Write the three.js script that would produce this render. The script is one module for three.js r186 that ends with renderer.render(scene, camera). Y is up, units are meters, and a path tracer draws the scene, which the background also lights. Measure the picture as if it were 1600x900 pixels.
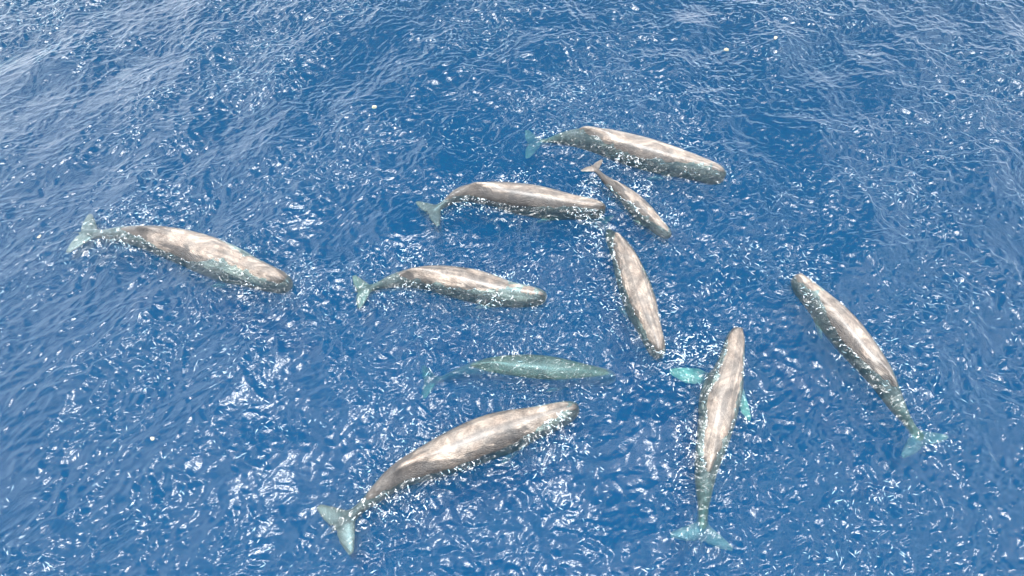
import * as THREE from 'three';
import { ImprovedNoise } from 'three/addons/math/ImprovedNoise.js';

// ---------------------------------------------------------------- camera, sky, sun, exposure
const scene = new THREE.Scene();
const camera = new THREE.PerspectiveCamera(50, 16 / 9, 0.1, 9000);
camera.position.set(0, 23.3, 0);
camera.rotation.set(THREE.MathUtils.degToRad(-55), 0, 0);

const SUN = new THREE.Vector3().setFromSphericalCoords(1, THREE.MathUtils.degToRad(6), THREE.MathUtils.degToRad(195));
const perlin = new ImprovedNoise();
// broken fair-weather cloud under a clear blue sky, bright and white towards the sun
function skyTexture() {
  const W = 2048, H = 1024, data = new Float32Array(W * H * 4), q = 343 * 0.713;
  for (let j = 0; j < H; j++) {
    const up = ((j + 0.5) / H - 0.5) * Math.PI, y = Math.sin(up), c = Math.cos(up);
    for (let i = 0; i < W; i++) {
      const round = ((i + 0.5) / W - 0.5) * 2 * Math.PI, x = Math.cos(round) * c, z = Math.sin(round) * c, o = (j * W + i) * 4;
      const low = Math.pow(1 - Math.max(0, y), 3), away = Math.acos(Math.min(1, x * SUN.x + y * SUN.y + z * SUN.z)), halo = Math.exp(-away * 4.5);
      let r = 0.05 + 0.62 * low + 0.22 * halo, g = 0.18 + 0.62 * low + 0.22 * halo, b = 0.42 + 0.55 * low + 0.22 * halo;
      if (y > 0.02) {
        const px = x / (y + 0.03), pz = z / (y + 0.03);
        const wx = px + 0.12 * perlin.noise(px * 3, pz * 3, 2.5), wz = pz + 0.12 * perlin.noise(px * 3, pz * 3, 8.5);
        const big = perlin.noise(wx * 0.75 + q * 3.7 + 100, wz * 0.75 + 50, q) + 0.5 * perlin.noise(wx * 1.6 + q, wz * 1.6 + 70, q + 9) + 0.25 * perlin.noise(wx * 3.3, wz * 3.3 + q, q + 17);
        const fine = 0.14 * perlin.noise(wx * 8, wz * 8, 31) + 0.08 * perlin.noise(wx * 18, wz * 18, 37);
        let t = Math.min(1, Math.max(0, (big + fine + 0.22) / 0.5));
        t = t * t * (3 - 2 * t) * Math.min(1, y / 0.12) * 0.85;
        const lit = 2.7 + 1.9 * Math.exp(-away * away * 2.2);
        r += (lit - r) * t; g += (lit * 1.01 - g) * t; b += (lit * 1.03 - b) * t;
      }
      data[o] = r; data[o + 1] = g; data[o + 2] = b; data[o + 3] = 1;
    }
  }
  const t = new THREE.DataTexture(data, W, H, THREE.RGBAFormat, THREE.FloatType);
  t.mapping = THREE.EquirectangularReflectionMapping;
  t.magFilter = t.minFilter = THREE.LinearFilter;
  t.needsUpdate = true;
  return t;
}
scene.background = skyTexture();
scene.environment = scene.background;

const sun = new THREE.DirectionalLight(new THREE.Color(1, 0.99, 0.965), 3.2);
sun.name = 'sun';
sun.position.copy(SUN).multiplyScalar(120).add(new THREE.Vector3(0, 0, -20));
sun.target.position.set(0, 0, -20);
sun.castShadow = true;
sun.shadow.radius = 1;
sun.shadow.mapSize.set(4096, 4096);
Object.assign(sun.shadow.camera, { left: -45, right: 45, top: 40, bottom: -40, near: 1, far: 250 });
scene.add(sun, sun.target);

const renderer = new THREE.WebGLRenderer({ antialias: true });
renderer.setSize(1024, 576);
renderer.toneMapping = THREE.LinearToneMapping;
renderer.toneMappingExposure = 1.75;
renderer.shadowMap.enabled = true;

// ---------------------------------------------------------------- helpers
function rng(seed) {
  let a = seed >>> 0;
  return () => { a = (a + 0x6d2b79f5) | 0; let t = Math.imul(a ^ (a >>> 15), 1 | a); t = (t + Math.imul(t ^ (t >>> 7), 61 | t)) ^ t; return ((t ^ (t >>> 14)) >>> 0) / 4294967296; };
}
const N3 = (x, y, z) => perlin.noise(x + 311.7, y + 97.3, z + 53.1);
const clamp = (x, a = 0, b = 1) => Math.min(b, Math.max(a, x));
const smooth = (a, b, x) => { const t = clamp((x - a) / (b - a)); return t * t * (3 - 2 * t); };
const TAU = Math.PI * 2;

// ---------------------------------------------------------------- where the whales lie: label, path on the water from snout to fluke root, height of the spine at 0, 0.25, 0.5, 0.75 and 1
const POD = [
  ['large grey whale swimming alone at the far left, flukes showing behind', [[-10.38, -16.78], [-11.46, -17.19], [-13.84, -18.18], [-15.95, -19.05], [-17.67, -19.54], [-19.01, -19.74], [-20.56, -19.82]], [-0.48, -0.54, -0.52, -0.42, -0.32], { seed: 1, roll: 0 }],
  ['grey whale farthest back, its snout to the right and tail sunk green', [[11.43, -23.82], [9.7, -24.7], [7.39, -25.65], [5.01, -26.68], [3.25, -27.16], [1.8, -27.16]], [-0.46, -0.5, -0.48, -0.5, -0.95], { seed: 2, paintedSheen: 0.8 }],
  ['dark arched whale whose square snout lies over another whale\'s tail', [[4.81, -21.44], [2.96, -21.75], [0.66, -22.2], [-1.33, -22.52], [-2.66, -22.43], [-3.68, -21.66]], [-0.4, -0.4, -0.32, -0.28, -0.32], { seed: 3, tone: 0.9, paintedSheen: 0.6 }],
  ['small whale calf with pale raised flukes between two adults', [[7.8, -19.54], [6.82, -21.09], [5.83, -22.47], [4.9, -23.35], [4.54, -23.87]], [-0.24, -0.29, -0.28, -0.2, 0.0], { seed: 4, paintedSheen: 0.6, fluke: 0.9, span: 1.15 }],
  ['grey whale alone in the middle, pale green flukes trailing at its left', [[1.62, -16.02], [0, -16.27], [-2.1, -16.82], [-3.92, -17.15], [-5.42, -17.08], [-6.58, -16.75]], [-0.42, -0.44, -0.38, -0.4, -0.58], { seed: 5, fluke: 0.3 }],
  ['brown-backed whale pointing down the picture, tail under another whale\'s snout', [[6.47, -12.95], [6.28, -14.04], [5.9, -16.09], [5.53, -18.14], [5.13, -19.74], [4.72, -21.23]], [-0.5, -0.52, -0.5, -0.6, -1.5], { seed: 6, paintedSheen: 0.95 }],
  ['pale-backed whale heading up the picture with turquoise flippers spread', [[10.05, -14.33], [9.5, -12.76], [8.73, -10.96], [8.1, -9.3], [7.61, -8.01], [7.21, -6.21]], [-0.42, -0.45, -0.52, -0.7, -0.9], { seed: 7, paintedSheen: 1.15, fin: 6, fluke: 0.7, span: 1.15, flipperLeft: 1.2, flipperRight: 2.2, forward: 0.5, finDrop: 0.5, chord: 1.6 }],
  ['fully submerged green-tinted whale just below the middle of the pod', [[4.59, -12.36], [2.19, -12.57], [0, -12.76], [-1.65, -12.75], [-3.3, -12.6]], [-1.3, -1.15, -1.1, -1.25, -1.9], { seed: 8, tone: 1.2, paintedSheen: 0, girth: 0.78 }],
  ['big curved grey whale nearest the bottom edge, flukes at lower left', [[2.75, -10.51], [1.04, -9.98], [-1.02, -9.3], [-2.99, -8.39], [-4.41, -7.64], [-5.39, -6.75], [-5.86, -6.33]], [-0.35, -0.44, -0.4, -0.32, -0.34], { seed: 9, paintedSheen: 0.9 }],
  ['mottled whale at the right edge of the pod, snout to upper left', [[13.3, -17.19], [14.31, -15.56], [15.17, -13.71], [15.76, -12.14], [16.09, -10.82], [16.49, -9.79]], [-0.38, -0.42, -0.5, -0.6, -0.85], { seed: 10, paintedSheen: 0.75, span: 1.25, fluke: 0.2 }],
];
const spines = POD.flatMap(([, path, lift]) => path.slice(1).flatMap(([x, z], i) => [0, 0.25, 0.5, 0.75].map((t) => [path[i][0] + (x - path[i][0]) * t, path[i][1] + (z - path[i][1]) * t, i / path.length, lift[1] > -1 ? 1 : 0])));
// how much the bodies stir the water: 1 beside a whale, 0 two metres off
function stir(x, z) {
  let best = 0;
  for (const [px, pz, s, on] of spines) {
    const dx = x - px, dz = z - pz, d2 = dx * dx + dz * dz;
    if (on && d2 < 5.3) best = Math.max(best, (1 - smooth(0.9, 2.3, Math.sqrt(d2))) * (1 - 0.5 * s));
  }
  return best;
}

// ---------------------------------------------------------------- the shape of the sea
const longWaves = [], shortWaves = [];
{
  const r = rng(11);
  for (let i = 0; i < 16; i++) {
    const l = 2.2 * Math.pow(4.2, r()), d = 0.9 + (r() - 0.5) * 2.6, k = TAU / l;
    longWaves.push([k * Math.cos(d), k * Math.sin(d), r() * TAU, 0.0068 * l * (0.6 + 0.8 * r())]);
  }
  for (let i = 0; i < 34; i++) {
    const l = 0.34 * Math.pow(5.5, Math.pow(r(), 0.9)), d = 0.9 + (r() - 0.5) * 4.4, k = TAU / l;
    shortWaves.push([k * Math.cos(d), k * Math.sin(d), r() * TAU, 0.0074 * l * (0.6 + 0.8 * r())]);
  }
}
const folds = [[0.35, 1.3, 0.07, 41], [1.35, 1.5, 0.07, 43], [2.5, 1.2, 0.065, 45], [0.8, 2.9, 0.036, 47], [1.9, 3.2, 0.036, 49], [2.9, 2.7, 0.034, 51], [0.2, 5, 0.011, 53], [1.2, 5.3, 0.011, 55], [2.2, 4.8, 0.011, 57]].map(([a, f, amp, seed]) => [Math.cos(a), Math.sin(a), f, amp, seed]);
// rings pushed out by the moving heads: x, z, wavelength, height, reach
const rings = [[9.6, -10.6, 0.62, 0.014, 5.5], [3.1, -10.3, 0.7, 0.014, 4.5], [7.9, -19.4, 0.5, 0.012, 3], [13.2, -17.2, 0.6, 0.01, 3.5], [5.0, -21.3, 0.5, 0.01, 2.4]];
let level = 0;
function seaHeight(x, z) {
  return wave(x, z) - level;
}
function wave(x, z) {
  const wx = x + 0.55 * N3(x * 0.45, z * 0.45, 1) + 0.16 * N3(x * 1.7, z * 1.7, 5), wz = z + 0.55 * N3(x * 0.45, z * 0.45, 9) + 0.16 * N3(x * 1.7, z * 1.7, 13);
  let h = 0, s = 0;
  for (const [kx, kz, p, a] of longWaves) h += a * Math.sin(kx * x + kz * z + p);
  for (const [kx, kz, p, a] of shortWaves) s += a * (Math.exp(1.1 * Math.sin(kx * wx + kz * wz + p)) - 1.32);
  const gust = 0.42 + 0.85 * smooth(-0.4, 0.5, N3(x * 0.13, z * 0.13, 21) + 0.45 * N3(x * 0.5, z * 0.5, 31));
  // short sharp ripples, where two folds of noise cross
  let f = 0;
  for (const [ca, sa, freq, amp, seed] of folds) {
    const u = (wx * ca + wz * sa) * freq, v = (wz * ca - wx * sa) * freq * 0.36, k = 1 - Math.abs(N3(u, v, seed)) * 2.3;
    if (k > 0) f += amp * k * k;
  }
  h += gust * (0.38 * s + f);
  const near = stir(x, z);
  if (near > 0) {
    const f3 = 1 - Math.abs(N3(wx * 2.3, wz * 2.3, 83)) * 2.4, f4 = 1 - Math.abs(N3(wx * 4.6, wz * 4.6, 89)) * 2.4;
    h += near * (0.075 * f3 * Math.abs(f3) + 0.022 * f4 * Math.abs(f4) - 0.035);
  }
  for (const [cx, cz, l, a, reach] of rings) {
    const d = Math.hypot(x - cx, z - cz);
    if (d < reach) h += a * smooth(reach, reach * 0.4, d) * Math.sin((d + 0.15 * N3(x * 0.8, z * 0.8, 61)) * TAU / l);
  }
  return h;
}

for (let i = 0; i < 4000; i++) level += wave(-34 + (i % 63) * 1.09, -40 + Math.floor(i / 63) * 0.61) / 4000;

// a fine grid where the whales are, ever wider cells out to the horizon
function axis(lo, hi, stepLo, stepHi, far) {
  const v = [];
  for (let x = lo; x < hi;) { v.push(x); x += stepLo + (stepHi - stepLo) * (x - lo) / (hi - lo); }
  v.push(hi);
  for (let s = stepHi * 2, x = hi; x < far; s *= 1.5) { x += s; v.push(x); }
  for (let s = stepLo * 2, x = lo; x > -far; s *= 1.5) { x -= s; v.unshift(x); }
  return v;
}
const XS = axis(-38.5, 38.5, 0.072, 0.072, 4000), ZS = axis(-43, -1, 0.085, 0.05, 4000);
function sheet(height) {
  const nx = XS.length, nz = ZS.length, pos = new Float32Array(nx * nz * 3), uv = new Float32Array(nx * nz * 2), idx = new Uint32Array((nx - 1) * (nz - 1) * 6);
  let o = 0, q = 0;
  for (let j = 0; j < nz; j++) for (let i = 0; i < nx; i++, o++) {
    const x = XS[i], z = ZS[j], out = Math.max(Math.abs(x) - 38.5, z + 1, -43 - z, 0);
    pos[o * 3] = x; pos[o * 3 + 1] = out > 0 ? height(x, z) * Math.exp(-out * 0.1) : height(x, z); pos[o * 3 + 2] = z;
    uv[o * 2] = x; uv[o * 2 + 1] = z;
  }
  for (let j = 0; j < nz - 1; j++) for (let i = 0; i < nx - 1; i++) {
    const a = j * nx + i, b = a + 1, c = a + nx, d = c + 1;
    idx[q++] = a; idx[q++] = c; idx[q++] = b; idx[q++] = b; idx[q++] = c; idx[q++] = d;
  }
  const g = new THREE.BufferGeometry();
  g.setAttribute('position', new THREE.BufferAttribute(pos, 3));
  g.setAttribute('uv', new THREE.BufferAttribute(uv, 2));
  g.setIndex(new THREE.BufferAttribute(idx, 1));
  g.computeVertexNormals();
  return g;
}
// fine ripples: a patch of 4.7 m that repeats, from waves of 6 to 35 cm
function rippleTexture() {
  const S = 1024, data = new Uint8Array(S * S * 4), v = new Float32Array(S * S), r = rng(5), waves = [];
  for (let i = 0; i < 40; i++) {
    const k = 13 * Math.pow(5.5, r()), a = r() * TAU;
    waves.push([Math.round(k * Math.cos(a)), Math.round(k * Math.sin(a)), r() * TAU, 1 / Math.pow(k, 0.9)]);
  }
  for (let y = 0; y < S; y++) for (let x = 0; x < S; x++) {
    let s = 0;
    const wx = x + 14 * Math.sin(TAU * (3 * y / S + 2 * x / S)), wy = y + 14 * Math.sin(TAU * (4 * x / S - y / S));
    for (const [a, b, p, m] of waves) s += m * Math.sin(TAU * (a * wx + b * wy) / S + p);
    v[y * S + x] = s;
  }
  let lo = 1e9, hi = -1e9;
  for (const s of v) { lo = Math.min(lo, s); hi = Math.max(hi, s); }
  for (let i = 0; i < v.length; i++) { const c = Math.round(255 * (v[i] - lo) / (hi - lo)); data.set([c, c, c, 255], i * 4); }
  const t = new THREE.DataTexture(data, S, S);
  t.wrapS = t.wrapT = THREE.RepeatWrapping; t.magFilter = THREE.LinearFilter; t.minFilter = THREE.LinearFilter;
  t.repeat.set(1 / 4.7, 1 / 4.7); t.needsUpdate = true;
  return t;
}
const surfaceMaterial = new THREE.MeshPhysicalMaterial({
  name: 'water_surface', color: new THREE.Color(0.02, 0.2, 0.5), roughness: 0.28, ior: 1.33, specularIntensity: 0.9, transmission: 1, thickness: 0,
  bumpMap: rippleTexture(), bumpScale: 0.013, side: THREE.DoubleSide,
});
surfaceMaterial.color.setRGB(0.75, 0.93, 0.97);
const sea = new THREE.Mesh(sheet(seaHeight), surfaceMaterial);
sea.name = 'sea_surface';
sea.userData.kind = 'structure';
sea.receiveShadow = true;
scene.add(sea);

// the body of water under the surface: swallows red first, then green; what hangs in it scatters blue light back, level by level
const DEPTH = 6;
const body = new THREE.Mesh(new THREE.BoxGeometry(7900, DEPTH, 7900), new THREE.MeshPhysicalMaterial({
  name: 'water_body', color: 0xffffff, transparent: true, opacity: 0.004, transmission: 1, thickness: 5, ior: 1.0, roughness: 0, specularIntensity: 0,
  attenuationColor: new THREE.Color(0.68, 0.915, 0.87), attenuationDistance: 1,
}));
body.name = 'sea_water';
body.position.set(0, -0.25 - DEPTH / 2, 0);
body.userData.kind = 'structure';
scene.add(body);
const SCATTER = new THREE.Color(0.0, 0.088, 0.262);
const murk = new THREE.MeshPhysicalMaterial({ name: 'murk', color: SCATTER, transparent: true, opacity: 0.22, roughness: 1, specularIntensity: 0 });
[0.8, 2, 3.6].forEach((d, i) => {
  const m = new THREE.Mesh(new THREE.PlaneGeometry(7800, 7800).rotateX(-Math.PI / 2), murk);
  m.name = 'sea_water_' + String(i + 1).padStart(3, '0');
  m.position.y = -d;
  m.userData.kind = 'structure';
  scene.add(m);
});
const deep = new THREE.Mesh(new THREE.PlaneGeometry(7800, 7800).rotateX(-Math.PI / 2), new THREE.MeshStandardMaterial({ name: 'deep_water', color: SCATTER, roughness: 1 }));
deep.name = 'deep_water';
deep.position.y = -DEPTH + 0.2;
deep.userData.kind = 'structure';
deep.receiveShadow = true;
scene.add(deep);

// ---------------------------------------------------------------- the whale, straight, 10 m long, snout at x = 0, back up
const PROFILE = [ // share of length, half width, top, bottom
  [0, 0.35, 0.56, -0.42], [0.03, 0.42, 0.66, -0.56], [0.08, 0.51, 0.74, -0.74], [0.18, 0.67, 0.82, -0.92], [0.28, 0.88, 0.89, -1.03], [0.38, 0.95, 0.93, -1.04], [0.5, 0.86, 0.89, -0.92],
  [0.62, 0.68, 0.79, -0.7], [0.72, 0.5, 0.64, -0.52], [0.8, 0.35, 0.49, -0.38], [0.87, 0.21, 0.28, -0.25], [0.92, 0.17, 0.17, -0.17], [0.96, 0.05, 0.06, -0.06], [1.1, 0.01, 0.01, -0.01],
];
function profile(s) {
  let i = 0;
  while (i < PROFILE.length - 2 && s > PROFILE[i + 1][0]) i++;
  const a = PROFILE[Math.max(0, i - 1)], b = PROFILE[i], c = PROFILE[i + 1], d = PROFILE[Math.min(PROFILE.length - 1, i + 2)], t = clamp((s - b[0]) / (c[0] - b[0]));
  return [1, 2, 3].map((k) => {
    const m1 = i ? (c[k] - a[k]) / (c[0] - a[0]) : (c[k] - b[k]) / (c[0] - b[0]), m2 = (d[k] - b[k]) / (d[0] - b[0]), L = c[0] - b[0], t2 = t * t, t3 = t2 * t;
    return (2 * t3 - 3 * t2 + 1) * b[k] + (t3 - 2 * t2 + t) * m1 * L + (3 * t2 - 2 * t3) * c[k] + (t3 - t2) * m2 * L;
  });
}
const smin = (a, b, k) => { const h = Math.max(k - Math.abs(a - b), 0) / k; return Math.min(a, b) - h * h * k * 0.25; };
function ellipsoid(x, y, z, cx, cy, cz, rx, ry, rz) {
  const k = Math.hypot((x - cx) / rx, (y - cy) / ry, (z - cz) / rz);
  return (k - 1) * Math.min(rx, ry, rz);
}
function whaleField(x, y, z, prof) {
  let [w, top, bottom] = prof;
  const cap = x < 0.55 ? Math.sqrt(Math.max(0.0004, 1 - ((0.55 - x) / 0.55) ** 2)) * 0.75 + 0.25 * clamp(x / 0.02, 0.02, 1) : 1;
  const c = (top + bottom) / 2 + 0.06 * (1 - cap), h = Math.max(0.012, (top - bottom) / 2 * cap);
  w = Math.max(0.012, w * cap);
  const yy = Math.abs(y - c) / h, zz = Math.abs(z) / (w * (y > c ? 1 - 0.1 * Math.min(1, yy * yy) : 1));
  let d = (Math.pow(Math.pow(yy, 2.5) + Math.pow(zz, 2.5), 1 / 2.5) - 1) * Math.min(w, h);
  if (x < 0) d = Math.max(d, -x);
  // dorsal hump and the knuckles behind it
  d = smin(d, ellipsoid(x, y, z, 6.45, 0.7, 0, 0.6, 0.25, 0.15), 0.24);
  d = smin(d, ellipsoid(x, y, z, 6.75, 0.77, 0, 0.28, 0.18, 0.1), 0.12);
  for (const [kx, ky, kr] of [[7.25, 0.53, 0.17], [7.62, 0.46, 0.15], [7.98, 0.4, 0.13], [8.3, 0.35, 0.11]]) d = smin(d, ellipsoid(x, y, z, kx, ky, 0, kr, 0.1, 0.09), 0.1);
  // blowhole lip on the left of the snout
  d = smin(d, ellipsoid(x, y, z, 0.3, 0.58, -0.13, 0.17, 0.07, 0.09), 0.12);
  // flukes
  if (x > 8.5) {
    const u = Math.abs(z) / 1.28;
    if (u < 1.3) {
      const uc = Math.min(u, 1), le = 9.0 + 0.72 * Math.pow(uc, 1.15), te = 9.8 + 0.16 * Math.sin(uc * Math.PI * 0.62) - 0.2 * Math.exp(-u * u * 90) - 0.04 * uc * uc * uc, ch = Math.max(0.03, (te - le) / 2), mid = (le + te) / 2, t = 0.115 - 0.07 * uc;
      let f = (Math.hypot((x - mid) / ch, (y + 0.0) / t) - 1) * Math.min(ch, t);
      if (u > 1) f = Math.hypot(Math.max(f, 0), (u - 1) * 1.28);
      d = smin(d, f, 0.16);
    }
  }
  // flippers
  if (x > 2.2 && x < 4.4) {
    const az = Math.abs(z) - 0.82, c2 = Math.cos(0.62), s2 = Math.sin(0.62), px = x - 2.75, along = az * c2 + px * s2, across = px * c2 - az * s2, yy2 = y + 0.5 + 0.32 * az;
    d = smin(d, ellipsoid(along, yy2, across, 0.42, 0, 0, 0.78, 0.085, 0.29 - 0.08 * clamp(along, -0.4, 1)), 0.2);
  }
  return d;
}
function buildWhale() {
  const C = 0.05, x0 = -0.1, y0 = -1.2, z0 = -1.9, nx = 206, ny = 52, nz = 77, F = new Float32Array(nx * ny * nz);
  for (let i = 0; i < nx; i++) {
    const x = x0 + i * C, prof = profile(Math.max(0, x) / 10);
    for (let j = 0; j < ny; j++) for (let k = 0; k < nz; k++) F[(i * ny + j) * nz + k] = whaleField(x, y0 + j * C, z0 + k * C, prof);
  }
  // naive surface nets: one vertex in every cell that the skin crosses
  const id = new Int32Array(nx * ny * nz).fill(-1), P = [], I = [], at = (i, j, k) => (i * ny + j) * nz + k;
  for (let i = 0; i < nx - 1; i++) for (let j = 0; j < ny - 1; j++) for (let k = 0; k < nz - 1; k++) {
    let n = 0, sx = 0, sy = 0, sz = 0, neg = 0;
    for (let c = 0; c < 8; c++) if (F[at(i + (c & 1), j + ((c >> 1) & 1), k + (c >> 2))] < 0) neg++;
    if (neg === 0 || neg === 8) continue;
    for (let c = 0; c < 8; c++) for (let b = 1; b < 8; b <<= 1) {
      if (c & b) continue;
      const e = c | b, f0 = F[at(i + (c & 1), j + ((c >> 1) & 1), k + (c >> 2))], f1 = F[at(i + (e & 1), j + ((e >> 1) & 1), k + (e >> 2))];
      if ((f0 < 0) === (f1 < 0)) continue;
      const t = f0 / (f0 - f1);
      sx += (c & 1) + (b === 1 ? t : 0); sy += ((c >> 1) & 1) + (b === 2 ? t : 0); sz += (c >> 2) + (b === 4 ? t : 0); n++;
    }
    id[at(i, j, k)] = P.length / 3;
    P.push(x0 + (i + sx / n) * C, y0 + (j + sy / n) * C, z0 + (k + sz / n) * C);
  }
  const quad = (a, b, c, d, flip) => { if (flip) I.push(a, c, b, a, d, c); else I.push(a, b, c, a, c, d); };
  for (let i = 1; i < nx - 1; i++) for (let j = 1; j < ny - 1; j++) for (let k = 1; k < nz - 1; k++) {
    const s = F[at(i, j, k)] < 0;
    if (s !== F[at(i + 1, j, k)] < 0) quad(id[at(i, j - 1, k - 1)], id[at(i, j, k - 1)], id[at(i, j, k)], id[at(i, j - 1, k)], !s);
    if (s !== F[at(i, j + 1, k)] < 0) quad(id[at(i - 1, j, k - 1)], id[at(i - 1, j, k)], id[at(i, j, k)], id[at(i, j, k - 1)], !s);
    if (s !== F[at(i, j, k + 1)] < 0) quad(id[at(i - 1, j - 1, k)], id[at(i, j - 1, k)], id[at(i, j, k)], id[at(i - 1, j, k)], !s);
  }
  const p = new Float32Array(P), nb = Array.from({ length: P.length / 3 }, () => []);
  for (let t = 0; t < I.length; t += 3) { nb[I[t]].push(I[t + 1]); nb[I[t + 1]].push(I[t + 2]); nb[I[t + 2]].push(I[t]); }
  for (let round = 0; round < 2; round++) {
    const q = p.slice();
    nb.forEach((list, v) => { if (!list.length) return; for (let c = 0; c < 3; c++) { let m = 0; for (const o of list) m += q[o * 3 + c]; p[v * 3 + c] = q[v * 3 + c] * 0.55 + 0.45 * m / list.length; } });
  }
  return { p, index: new Uint32Array(I) };
}
const straight = buildWhale();

// ---------------------------------------------------------------- skin
function skinTextures() {
  const S = 1024, col = new Uint8Array(S * S * 4), bump = new Uint8Array(S * S * 4), r = rng(77);
  const per = (x, y, f, seed) => { // noise that repeats with the tile
    const a = TAU * x / S, b = TAU * y / S, k = f / TAU;
    return N3(Math.cos(a) * k + seed, Math.sin(a) * k + Math.cos(b) * k, Math.sin(b) * k + seed * 0.37);
  };
  const scratch = new Float32Array(S * S);
  for (let n = 0; n < 90; n++) {
    let x = r() * S, y = r() * S, a = (r() - 0.5) * 1.6 + (r() < 0.3 ? 1.2 : 0);
    const len = 40 + r() * 200, m = 0.3 + r() * 0.7;
    for (let t = 0; t < len; t++) { x += Math.cos(a); y += Math.sin(a); a += (r() - 0.5) * 0.03; scratch[(((y | 0) % S + S) % S) * S + ((x | 0) % S + S) % S] = m; }
  }
  for (let y = 0; y < S; y++) for (let x = 0; x < S; x++) {
    const i = y * S + x, blot = per(x, y, 5, 3.1) + 0.6 * per(x, y, 13, 7.7) + 0.35 * per(x, y, 37, 1.9), fine = per(x, y, 120, 5.5);
    const wr = 1 - Math.abs(per(x, y * 2, 26, 2.2)) * 2.4 - 0.5 * Math.abs(per(x, y * 2, 60, 8.1));
    let v = 0.5 + 0.42 * blot + 0.13 * fine + 0.22 * scratch[i];
    v = clamp(v, 0.08, 1);
    const warm = 0.5 + 0.5 * per(x, y, 8, 9.4);
    col.set([255 * clamp(0.134 + 0.225 * v + 0.02 * warm), 255 * clamp(0.118 + 0.215 * v), 255 * clamp(0.1 + 0.202 * v - 0.012 * warm), 255], i * 4);
    const b = 255 * clamp(0.5 + 0.35 * wr + 0.12 * fine);
    bump.set([b, b, b, 255], i * 4);
  }
  const make = (d, srgb) => {
    const t = new THREE.DataTexture(d, S, S);
    t.wrapS = t.wrapT = THREE.RepeatWrapping; t.magFilter = t.minFilter = THREE.LinearFilter;
    if (srgb) t.colorSpace = THREE.SRGBColorSpace;
    t.repeat.set(1 / 3.4, 1 / 3.4); t.needsUpdate = true;
    return t;
  };
  return [make(col, true), make(bump, false)];
}
const [skinMap, skinBump] = skinTextures();
const skin = new THREE.MeshPhysicalMaterial({ name: 'wet_skin', map: skinMap, vertexColors: true, bumpMap: skinBump, bumpScale: 0.06, roughness: 0.48, ior: 1.5, clearcoat: 0.8, clearcoatRoughness: 0.4 });

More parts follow.
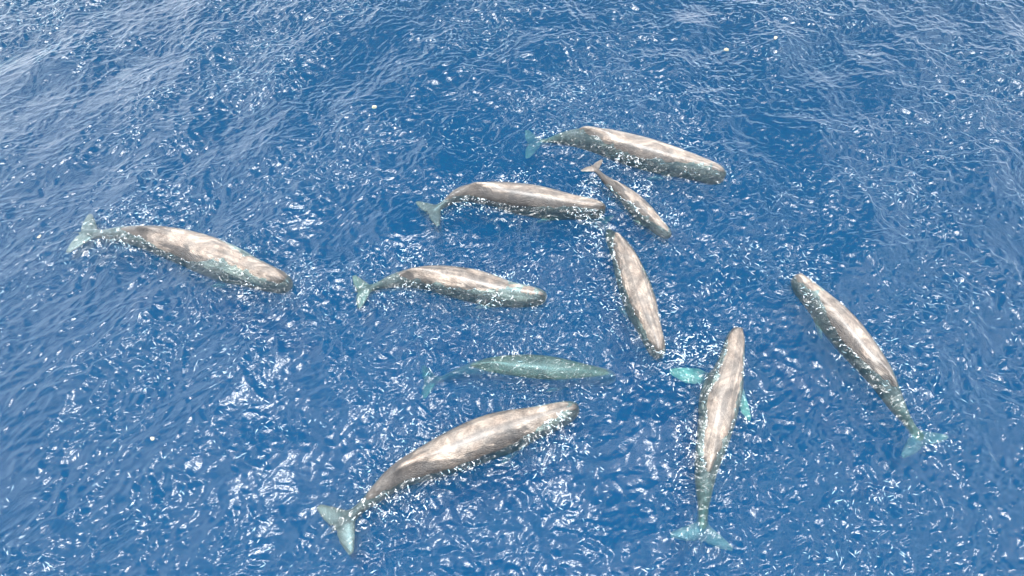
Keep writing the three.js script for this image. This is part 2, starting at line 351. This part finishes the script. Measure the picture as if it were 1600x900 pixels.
// ---------------------------------------------------------------- the whales
// path: x, z from the snout to the root of the flukes; lift: height of the spine at the same share of the length
function whale(label, path, lift, o = {}) {
  const pts = path.map(([x, z], i) => new THREE.Vector3(x, 0, z)), curve = new THREE.CatmullRomCurve3(pts, false, 'centripetal');
  curve.arcLengthDivisions = 400;
  const len = curve.getLength(), size = len / 9.0, girth = (o.girth ?? 0.83) * size;
  const yOf = (s) => { // lift is given at 0, 0.25, 0.5, 0.75, 1 of the spine
    const t = clamp(s) * 4, i = Math.min(3, Math.floor(t)), f = t - i, g = (k) => lift[clamp(k, 0, 4)];
    const a = g(i - 1), b = g(i), c = g(i + 1), d = g(i + 2);
    return 0.5 * (2 * b + (c - a) * f + (2 * a - 5 * b + 4 * c - d) * f * f + (3 * b - a - 3 * c + d) * f * f * f) + (s > 1 ? (lift[4] - lift[3]) * 2.4 * (s - 1) : 0);
  };
  const M = 240, table = [];
  for (let i = 0; i <= M; i++) {
    const s = -0.02 + 1.16 * i / M, sc = clamp(s), p = curve.getPointAt(sc), t = curve.getTangentAt(sc);
    p.addScaledVector(t, (s - sc) * len);
    p.y = yOf(s);
    const dy = (yOf(s + 0.01) - yOf(s - 0.01)) / (0.02 * len);
    const tan = new THREE.Vector3(t.x, dy, t.z).normalize(), lat = new THREE.Vector3(-t.z, 0, t.x).normalize();
    const up = new THREE.Vector3().crossVectors(lat, tan).normalize();
    if (up.y < 0) up.negate();
    const roll = (o.roll ?? 0) * (1 - 0.6 * sc) + (o.tailRoll ?? 0) * sc;
    const lr = lat.clone().multiplyScalar(Math.cos(roll)).addScaledVector(up, Math.sin(roll)), ur = up.clone().multiplyScalar(Math.cos(roll)).addScaledVector(lat, -Math.sin(roll));
    table.push([p, lr, ur]);
  }
  const src = straight.p, n = src.length / 3, pos = new Float32Array(n * 3), uv = new Float32Array(n * 2), colr = new Float32Array(n * 3), seed = (o.seed ?? 1) * 17.3;
  const a = new THREE.Vector3();
  for (let v = 0; v < n; v++) {
    const x = src[v * 3], y = src[v * 3 + 1], z = src[v * 3 + 2], finMid = x > 2 && x < 4.6 && o.chord ? (x - 3.1) * (o.chord - 1) * smooth(0.9, 1.2, Math.abs(z)) : 0, s = (x + finMid + (x > 2 && x < 4.6 && Math.abs(z) > 0.86 && ((z < 0 ? o.flipperLeft : o.flipperRight) ?? 0) > 1.2 ? -(Math.abs(z) - 0.86) * ((z < 0 ? o.flipperLeft : o.flipperRight)) * (o.forward ?? 0) : 0)) / 9.0, f = clamp((s + 0.02) / 1.16) * M, i = Math.min(M - 1, Math.floor(f)), w = f - i;
    const [p0, l0, u0] = table[i], [p1, l1, u1] = table[i + 1];
    let zz = z * girth, yy = y * girth;
    if (x > 2 && x < 4.6 && Math.abs(z) > 0.86) { // flippers may be stretched out
      const g = (z < 0 ? o.flipperLeft : o.flipperRight) ?? 0.35;
      zz = (Math.sign(z) * 0.86 + (z - Math.sign(z) * 0.86) * g) * girth;
      yy += (g - 1) * (Math.abs(z) - 0.86) * -0.15 - (o.finDrop ?? 0) * smooth(0.86, 1.3, Math.abs(z));
    }
    if (x > 8.6) zz *= o.span ?? 1;
    a.copy(p0).lerp(p1, w);
    a.addScaledVector(l0, zz * (1 - w)).addScaledVector(l1, zz * w).addScaledVector(u0, yy * (1 - w)).addScaledVector(u1, yy * w);
    pos[v * 3] = a.x; pos[v * 3 + 1] = a.y; pos[v * 3 + 2] = a.z;
    uv[v * 2] = x * size + seed; uv[v * 2 + 1] = Math.atan2(z, y) * 0.85 * size + seed * 0.61;
    // pale scars and worn skin, mottled pigment
    const blotch = N3(x * 0.7 + seed, y * 0.9, z * 0.9) + 0.5 * N3(x * 2.1, y * 2 + seed, z * 2), scar = smooth(0.28, 0.5, N3(x * 1.3, seed * 1.7, z * 1.9 + y));
    let k = (o.tone ?? 1) * (1 + 0.38 * blotch) + 0.55 * scar;
    // wet sheen of the back painted into the colour, with a ragged, streaky edge
    const ang = Math.atan2(z, y + 0.35), edge = 0.62 + 0.4 * N3(x * 0.6 + seed, 3.3, z * 0.8) + 0.32 * N3(x * 1.1, seed, ang * 5) + 0.22 * N3(x * 3.5, ang * 9, seed), reach = (o.paintedSheen ?? 1) * edge * smooth(0, 1.2, x) * (1 - smooth(5.4, 7.2, x + 1.2 * N3(x, z * 2, seed)));
    const paintedSheen = smooth(-0.03, 0.05, reach - Math.abs(ang + (o.dryTurn ?? 0))) * (1 - 0.55 * smooth(0.12, 0.2, N3(x * 0.45 + 9, ang * 6.5, seed * 1.3)));
    k = k * (1 + 2.6 * paintedSheen);
    const fin = x > 2 && x < 4.6 && Math.abs(z) > 0.93 ? smooth(0.93, 1.05, Math.abs(z)) : 0, fl = x > 8.9 ? smooth(8.9, 9.3, x) : 0;
    k += fin * (o.fin ?? 0) + fl * (o.fluke ?? 0);
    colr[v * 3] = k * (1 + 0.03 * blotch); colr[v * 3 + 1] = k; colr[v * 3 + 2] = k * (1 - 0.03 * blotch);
  }
  const g = new THREE.BufferGeometry();
  g.setAttribute('position', new THREE.BufferAttribute(pos, 3));
  g.setAttribute('uv', new THREE.BufferAttribute(uv, 2));
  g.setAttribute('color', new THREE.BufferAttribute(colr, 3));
  g.setIndex(new THREE.BufferAttribute(straight.index, 1));
  g.computeVertexNormals();
  const m = new THREE.Mesh(g, skin);
  m.name = whales.length ? 'sperm_whale_' + String(whales.length).padStart(3, '0') : 'sperm_whale';
  m.userData = { label, category: 'whale', group: 'pod of sperm whales at the surface' };
  m.castShadow = m.receiveShadow = true;
  scene.add(m);
  whales.push(m);
  return m;
}
const whales = [];
for (const w of POD) whale(...w);

// ---------------------------------------------------------------- foam and spray along the waterlines
{
  const r = rng(404), at = [], m4 = new THREE.Matrix4(), q = new THREE.Quaternion(), e = new THREE.Euler(), P = new THREE.Vector3(), Sc = new THREE.Vector3();
  const lace = (x, z) => { // folds of two noises: foam gathers along them
    const wx = x + 0.2 * N3(x * 2, z * 2, 5), wz = z + 0.2 * N3(x * 2, z * 2, 15);
    return Math.min(Math.abs(N3(wx * 1.7, wz * 1.7, 101)), 0.7 * Math.abs(N3(wx * 3.9, wz * 3.9, 107)));
  };
  const strand = (x, z, up, big, long) => {
    const d = big * (0.4 + 0.6 * r()), gx = lace(x + 0.01, z) - lace(x - 0.01, z), gz = lace(x, z + 0.01) - lace(x, z - 0.01), turn = Math.atan2(gx, gz) + (r() - 0.5) * 0.5, l = d * (1 + long * r());
    const tilt = (seaHeight(x + Math.cos(turn) * l, z - Math.sin(turn) * l) - seaHeight(x - Math.cos(turn) * l, z + Math.sin(turn) * l)) / (2 * l);
    P.set(x, seaHeight(x, z) + up, z);
    q.setFromEuler(e.set(0, turn, Math.atan(tilt), 'YXZ'));
    Sc.set(l, d * 0.45, d);
    at.push(m4.clone().compose(P, q, Sc));
  };
  for (const w of whales) { // broken water along the waterline
    const p = w.geometry.attributes.position, s = straight.p;
    for (let v = 0; v < p.count; v++) {
      if (s[v * 3] > 8.2) continue;
      const x = p.getX(v), y = p.getY(v), z = p.getZ(v);
      if (Math.abs(y) > 0.3 || Math.abs(y - seaHeight(x, z)) > 0.06) continue;
      const clump = smooth(0, 0.4, N3(x * 0.8, z * 0.8, 71) + 0.6 * N3(x * 3.3, z * 3.3, 73));
      if (r() < clump * (lace(x, z) < 0.06 ? 1 : 0.25)) strand(x + (r() - 0.5) * 0.1, z + (r() - 0.5) * 0.1, 0.002, 0.0095, 6);
      if (r() < 0.035 * clump) strand(x + (r() - 0.5) * 0.5, z + (r() - 0.5) * 0.5, r() * r() * 0.25, 0.015, 1);
    }
  }
  for (let n = 0; n < 260000; n++) { // lace left on the water beside them
    const [px, pz, , on] = spines[(r() * spines.length) | 0], x = px + (r() - 0.5) * 4.4, z = pz + (r() - 0.5) * 4.4;
    if (!on) continue;
    const patch = smooth(0.02, 0.45, N3(x * 0.45, z * 0.45, 111) + 0.45 * N3(x * 1.3, z * 1.3, 113));
    if (patch > 0 && lace(x, z) < 0.03 && r() < 0.55 * patch * stir(x, z)) strand(x, z, 0.001, 0.011, 8);
  }
  for (let n = 0; n < 420000; n++) { // thin wisps scattered over the open sea
    const x = (r() - 0.5) * 77, z = -2 - r() * 40.5, patch = 0.7 * smooth(0.0, 0.6, N3(x * 0.22, z * 0.22, 121) + 0.6 * N3(x * 0.8, z * 0.8, 123));
    if (patch > 0 && lace(x, z) < 0.022 && r() < patch) strand(x, z, 0, 0.0075, 20);
  }
  const lump = new THREE.IcosahedronGeometry(1, 1), lp = lump.attributes.position;
  for (let i = 0; i < lp.count; i++) { const k = 1 + 0.5 * N3(lp.getX(i) * 1.7, lp.getY(i) * 1.7, lp.getZ(i) * 1.7); lp.setXYZ(i, lp.getX(i) * k, lp.getY(i) * k, lp.getZ(i) * k); }
  const foam = new THREE.InstancedMesh(lump, new THREE.MeshStandardMaterial({ name: 'foam', color: new THREE.Color(0.72, 0.72, 0.72), roughness: 0.8 }), at.length);
  at.forEach((m, i) => foam.setMatrixAt(i, m));
  foam.name = 'foam';
  foam.userData = { kind: 'stuff', label: 'thin white foam wisps and flecks on the sea and along the whales', category: 'foam' };
  foam.castShadow = foam.receiveShadow = true;
  scene.add(foam);
  console.log('foam', at.length);
}

// ---------------------------------------------------------------- small pale scraps adrift
[[-7.95, -28.96, 0.2, 'small white scrap adrift in clear blue water at upper left of the pod'], [13.69, -35.06, 0.2, 'left one of two tiny pale scraps adrift near the top'], [16.62, -35.26, 0.2, 'right one of two tiny pale scraps adrift near the top'],
  [-14.08, -9.04, 0.12, 'cream scrap adrift in the pale rippled water at lower left'], [-23.19, -19.45, 0.13, 'tiny pale scrap adrift left of the leftmost whale\'s flukes']].forEach(([x, z, r, label], i) => {
  const g = new THREE.IcosahedronGeometry(1, 3), p = g.attributes.position;
  for (let v = 0; v < p.count; v++) {
    const a = p.getX(v), b = p.getY(v), c = p.getZ(v), k = 1 + 1.1 * N3(a * 1.6 + i * 7, b * 1.3, c * 1.6) + 0.35 * N3(a * 3.5, b * 3.5 + i, c * 3.5);
    p.setXYZ(v, a * k * r * 0.65, b * k * r * 0.25, c * k * r * 0.45);
  }
  g.computeVertexNormals();
  const m = new THREE.Mesh(g, new THREE.MeshStandardMaterial({ name: 'scrap', color: new THREE.Color(0.42, 0.36, 0.25), roughness: 0.8 }));
  m.name = i ? 'floating_scrap_00' + i : 'floating_scrap';
  m.position.set(x, seaHeight(x, z) + r * 0.1, z);
  m.rotation.y = i * 1.9;
  m.userData = { label, category: 'debris', group: 'pale scraps adrift' };
  m.castShadow = m.receiveShadow = true;
  scene.add(m);
});

renderer.render(scene, camera);
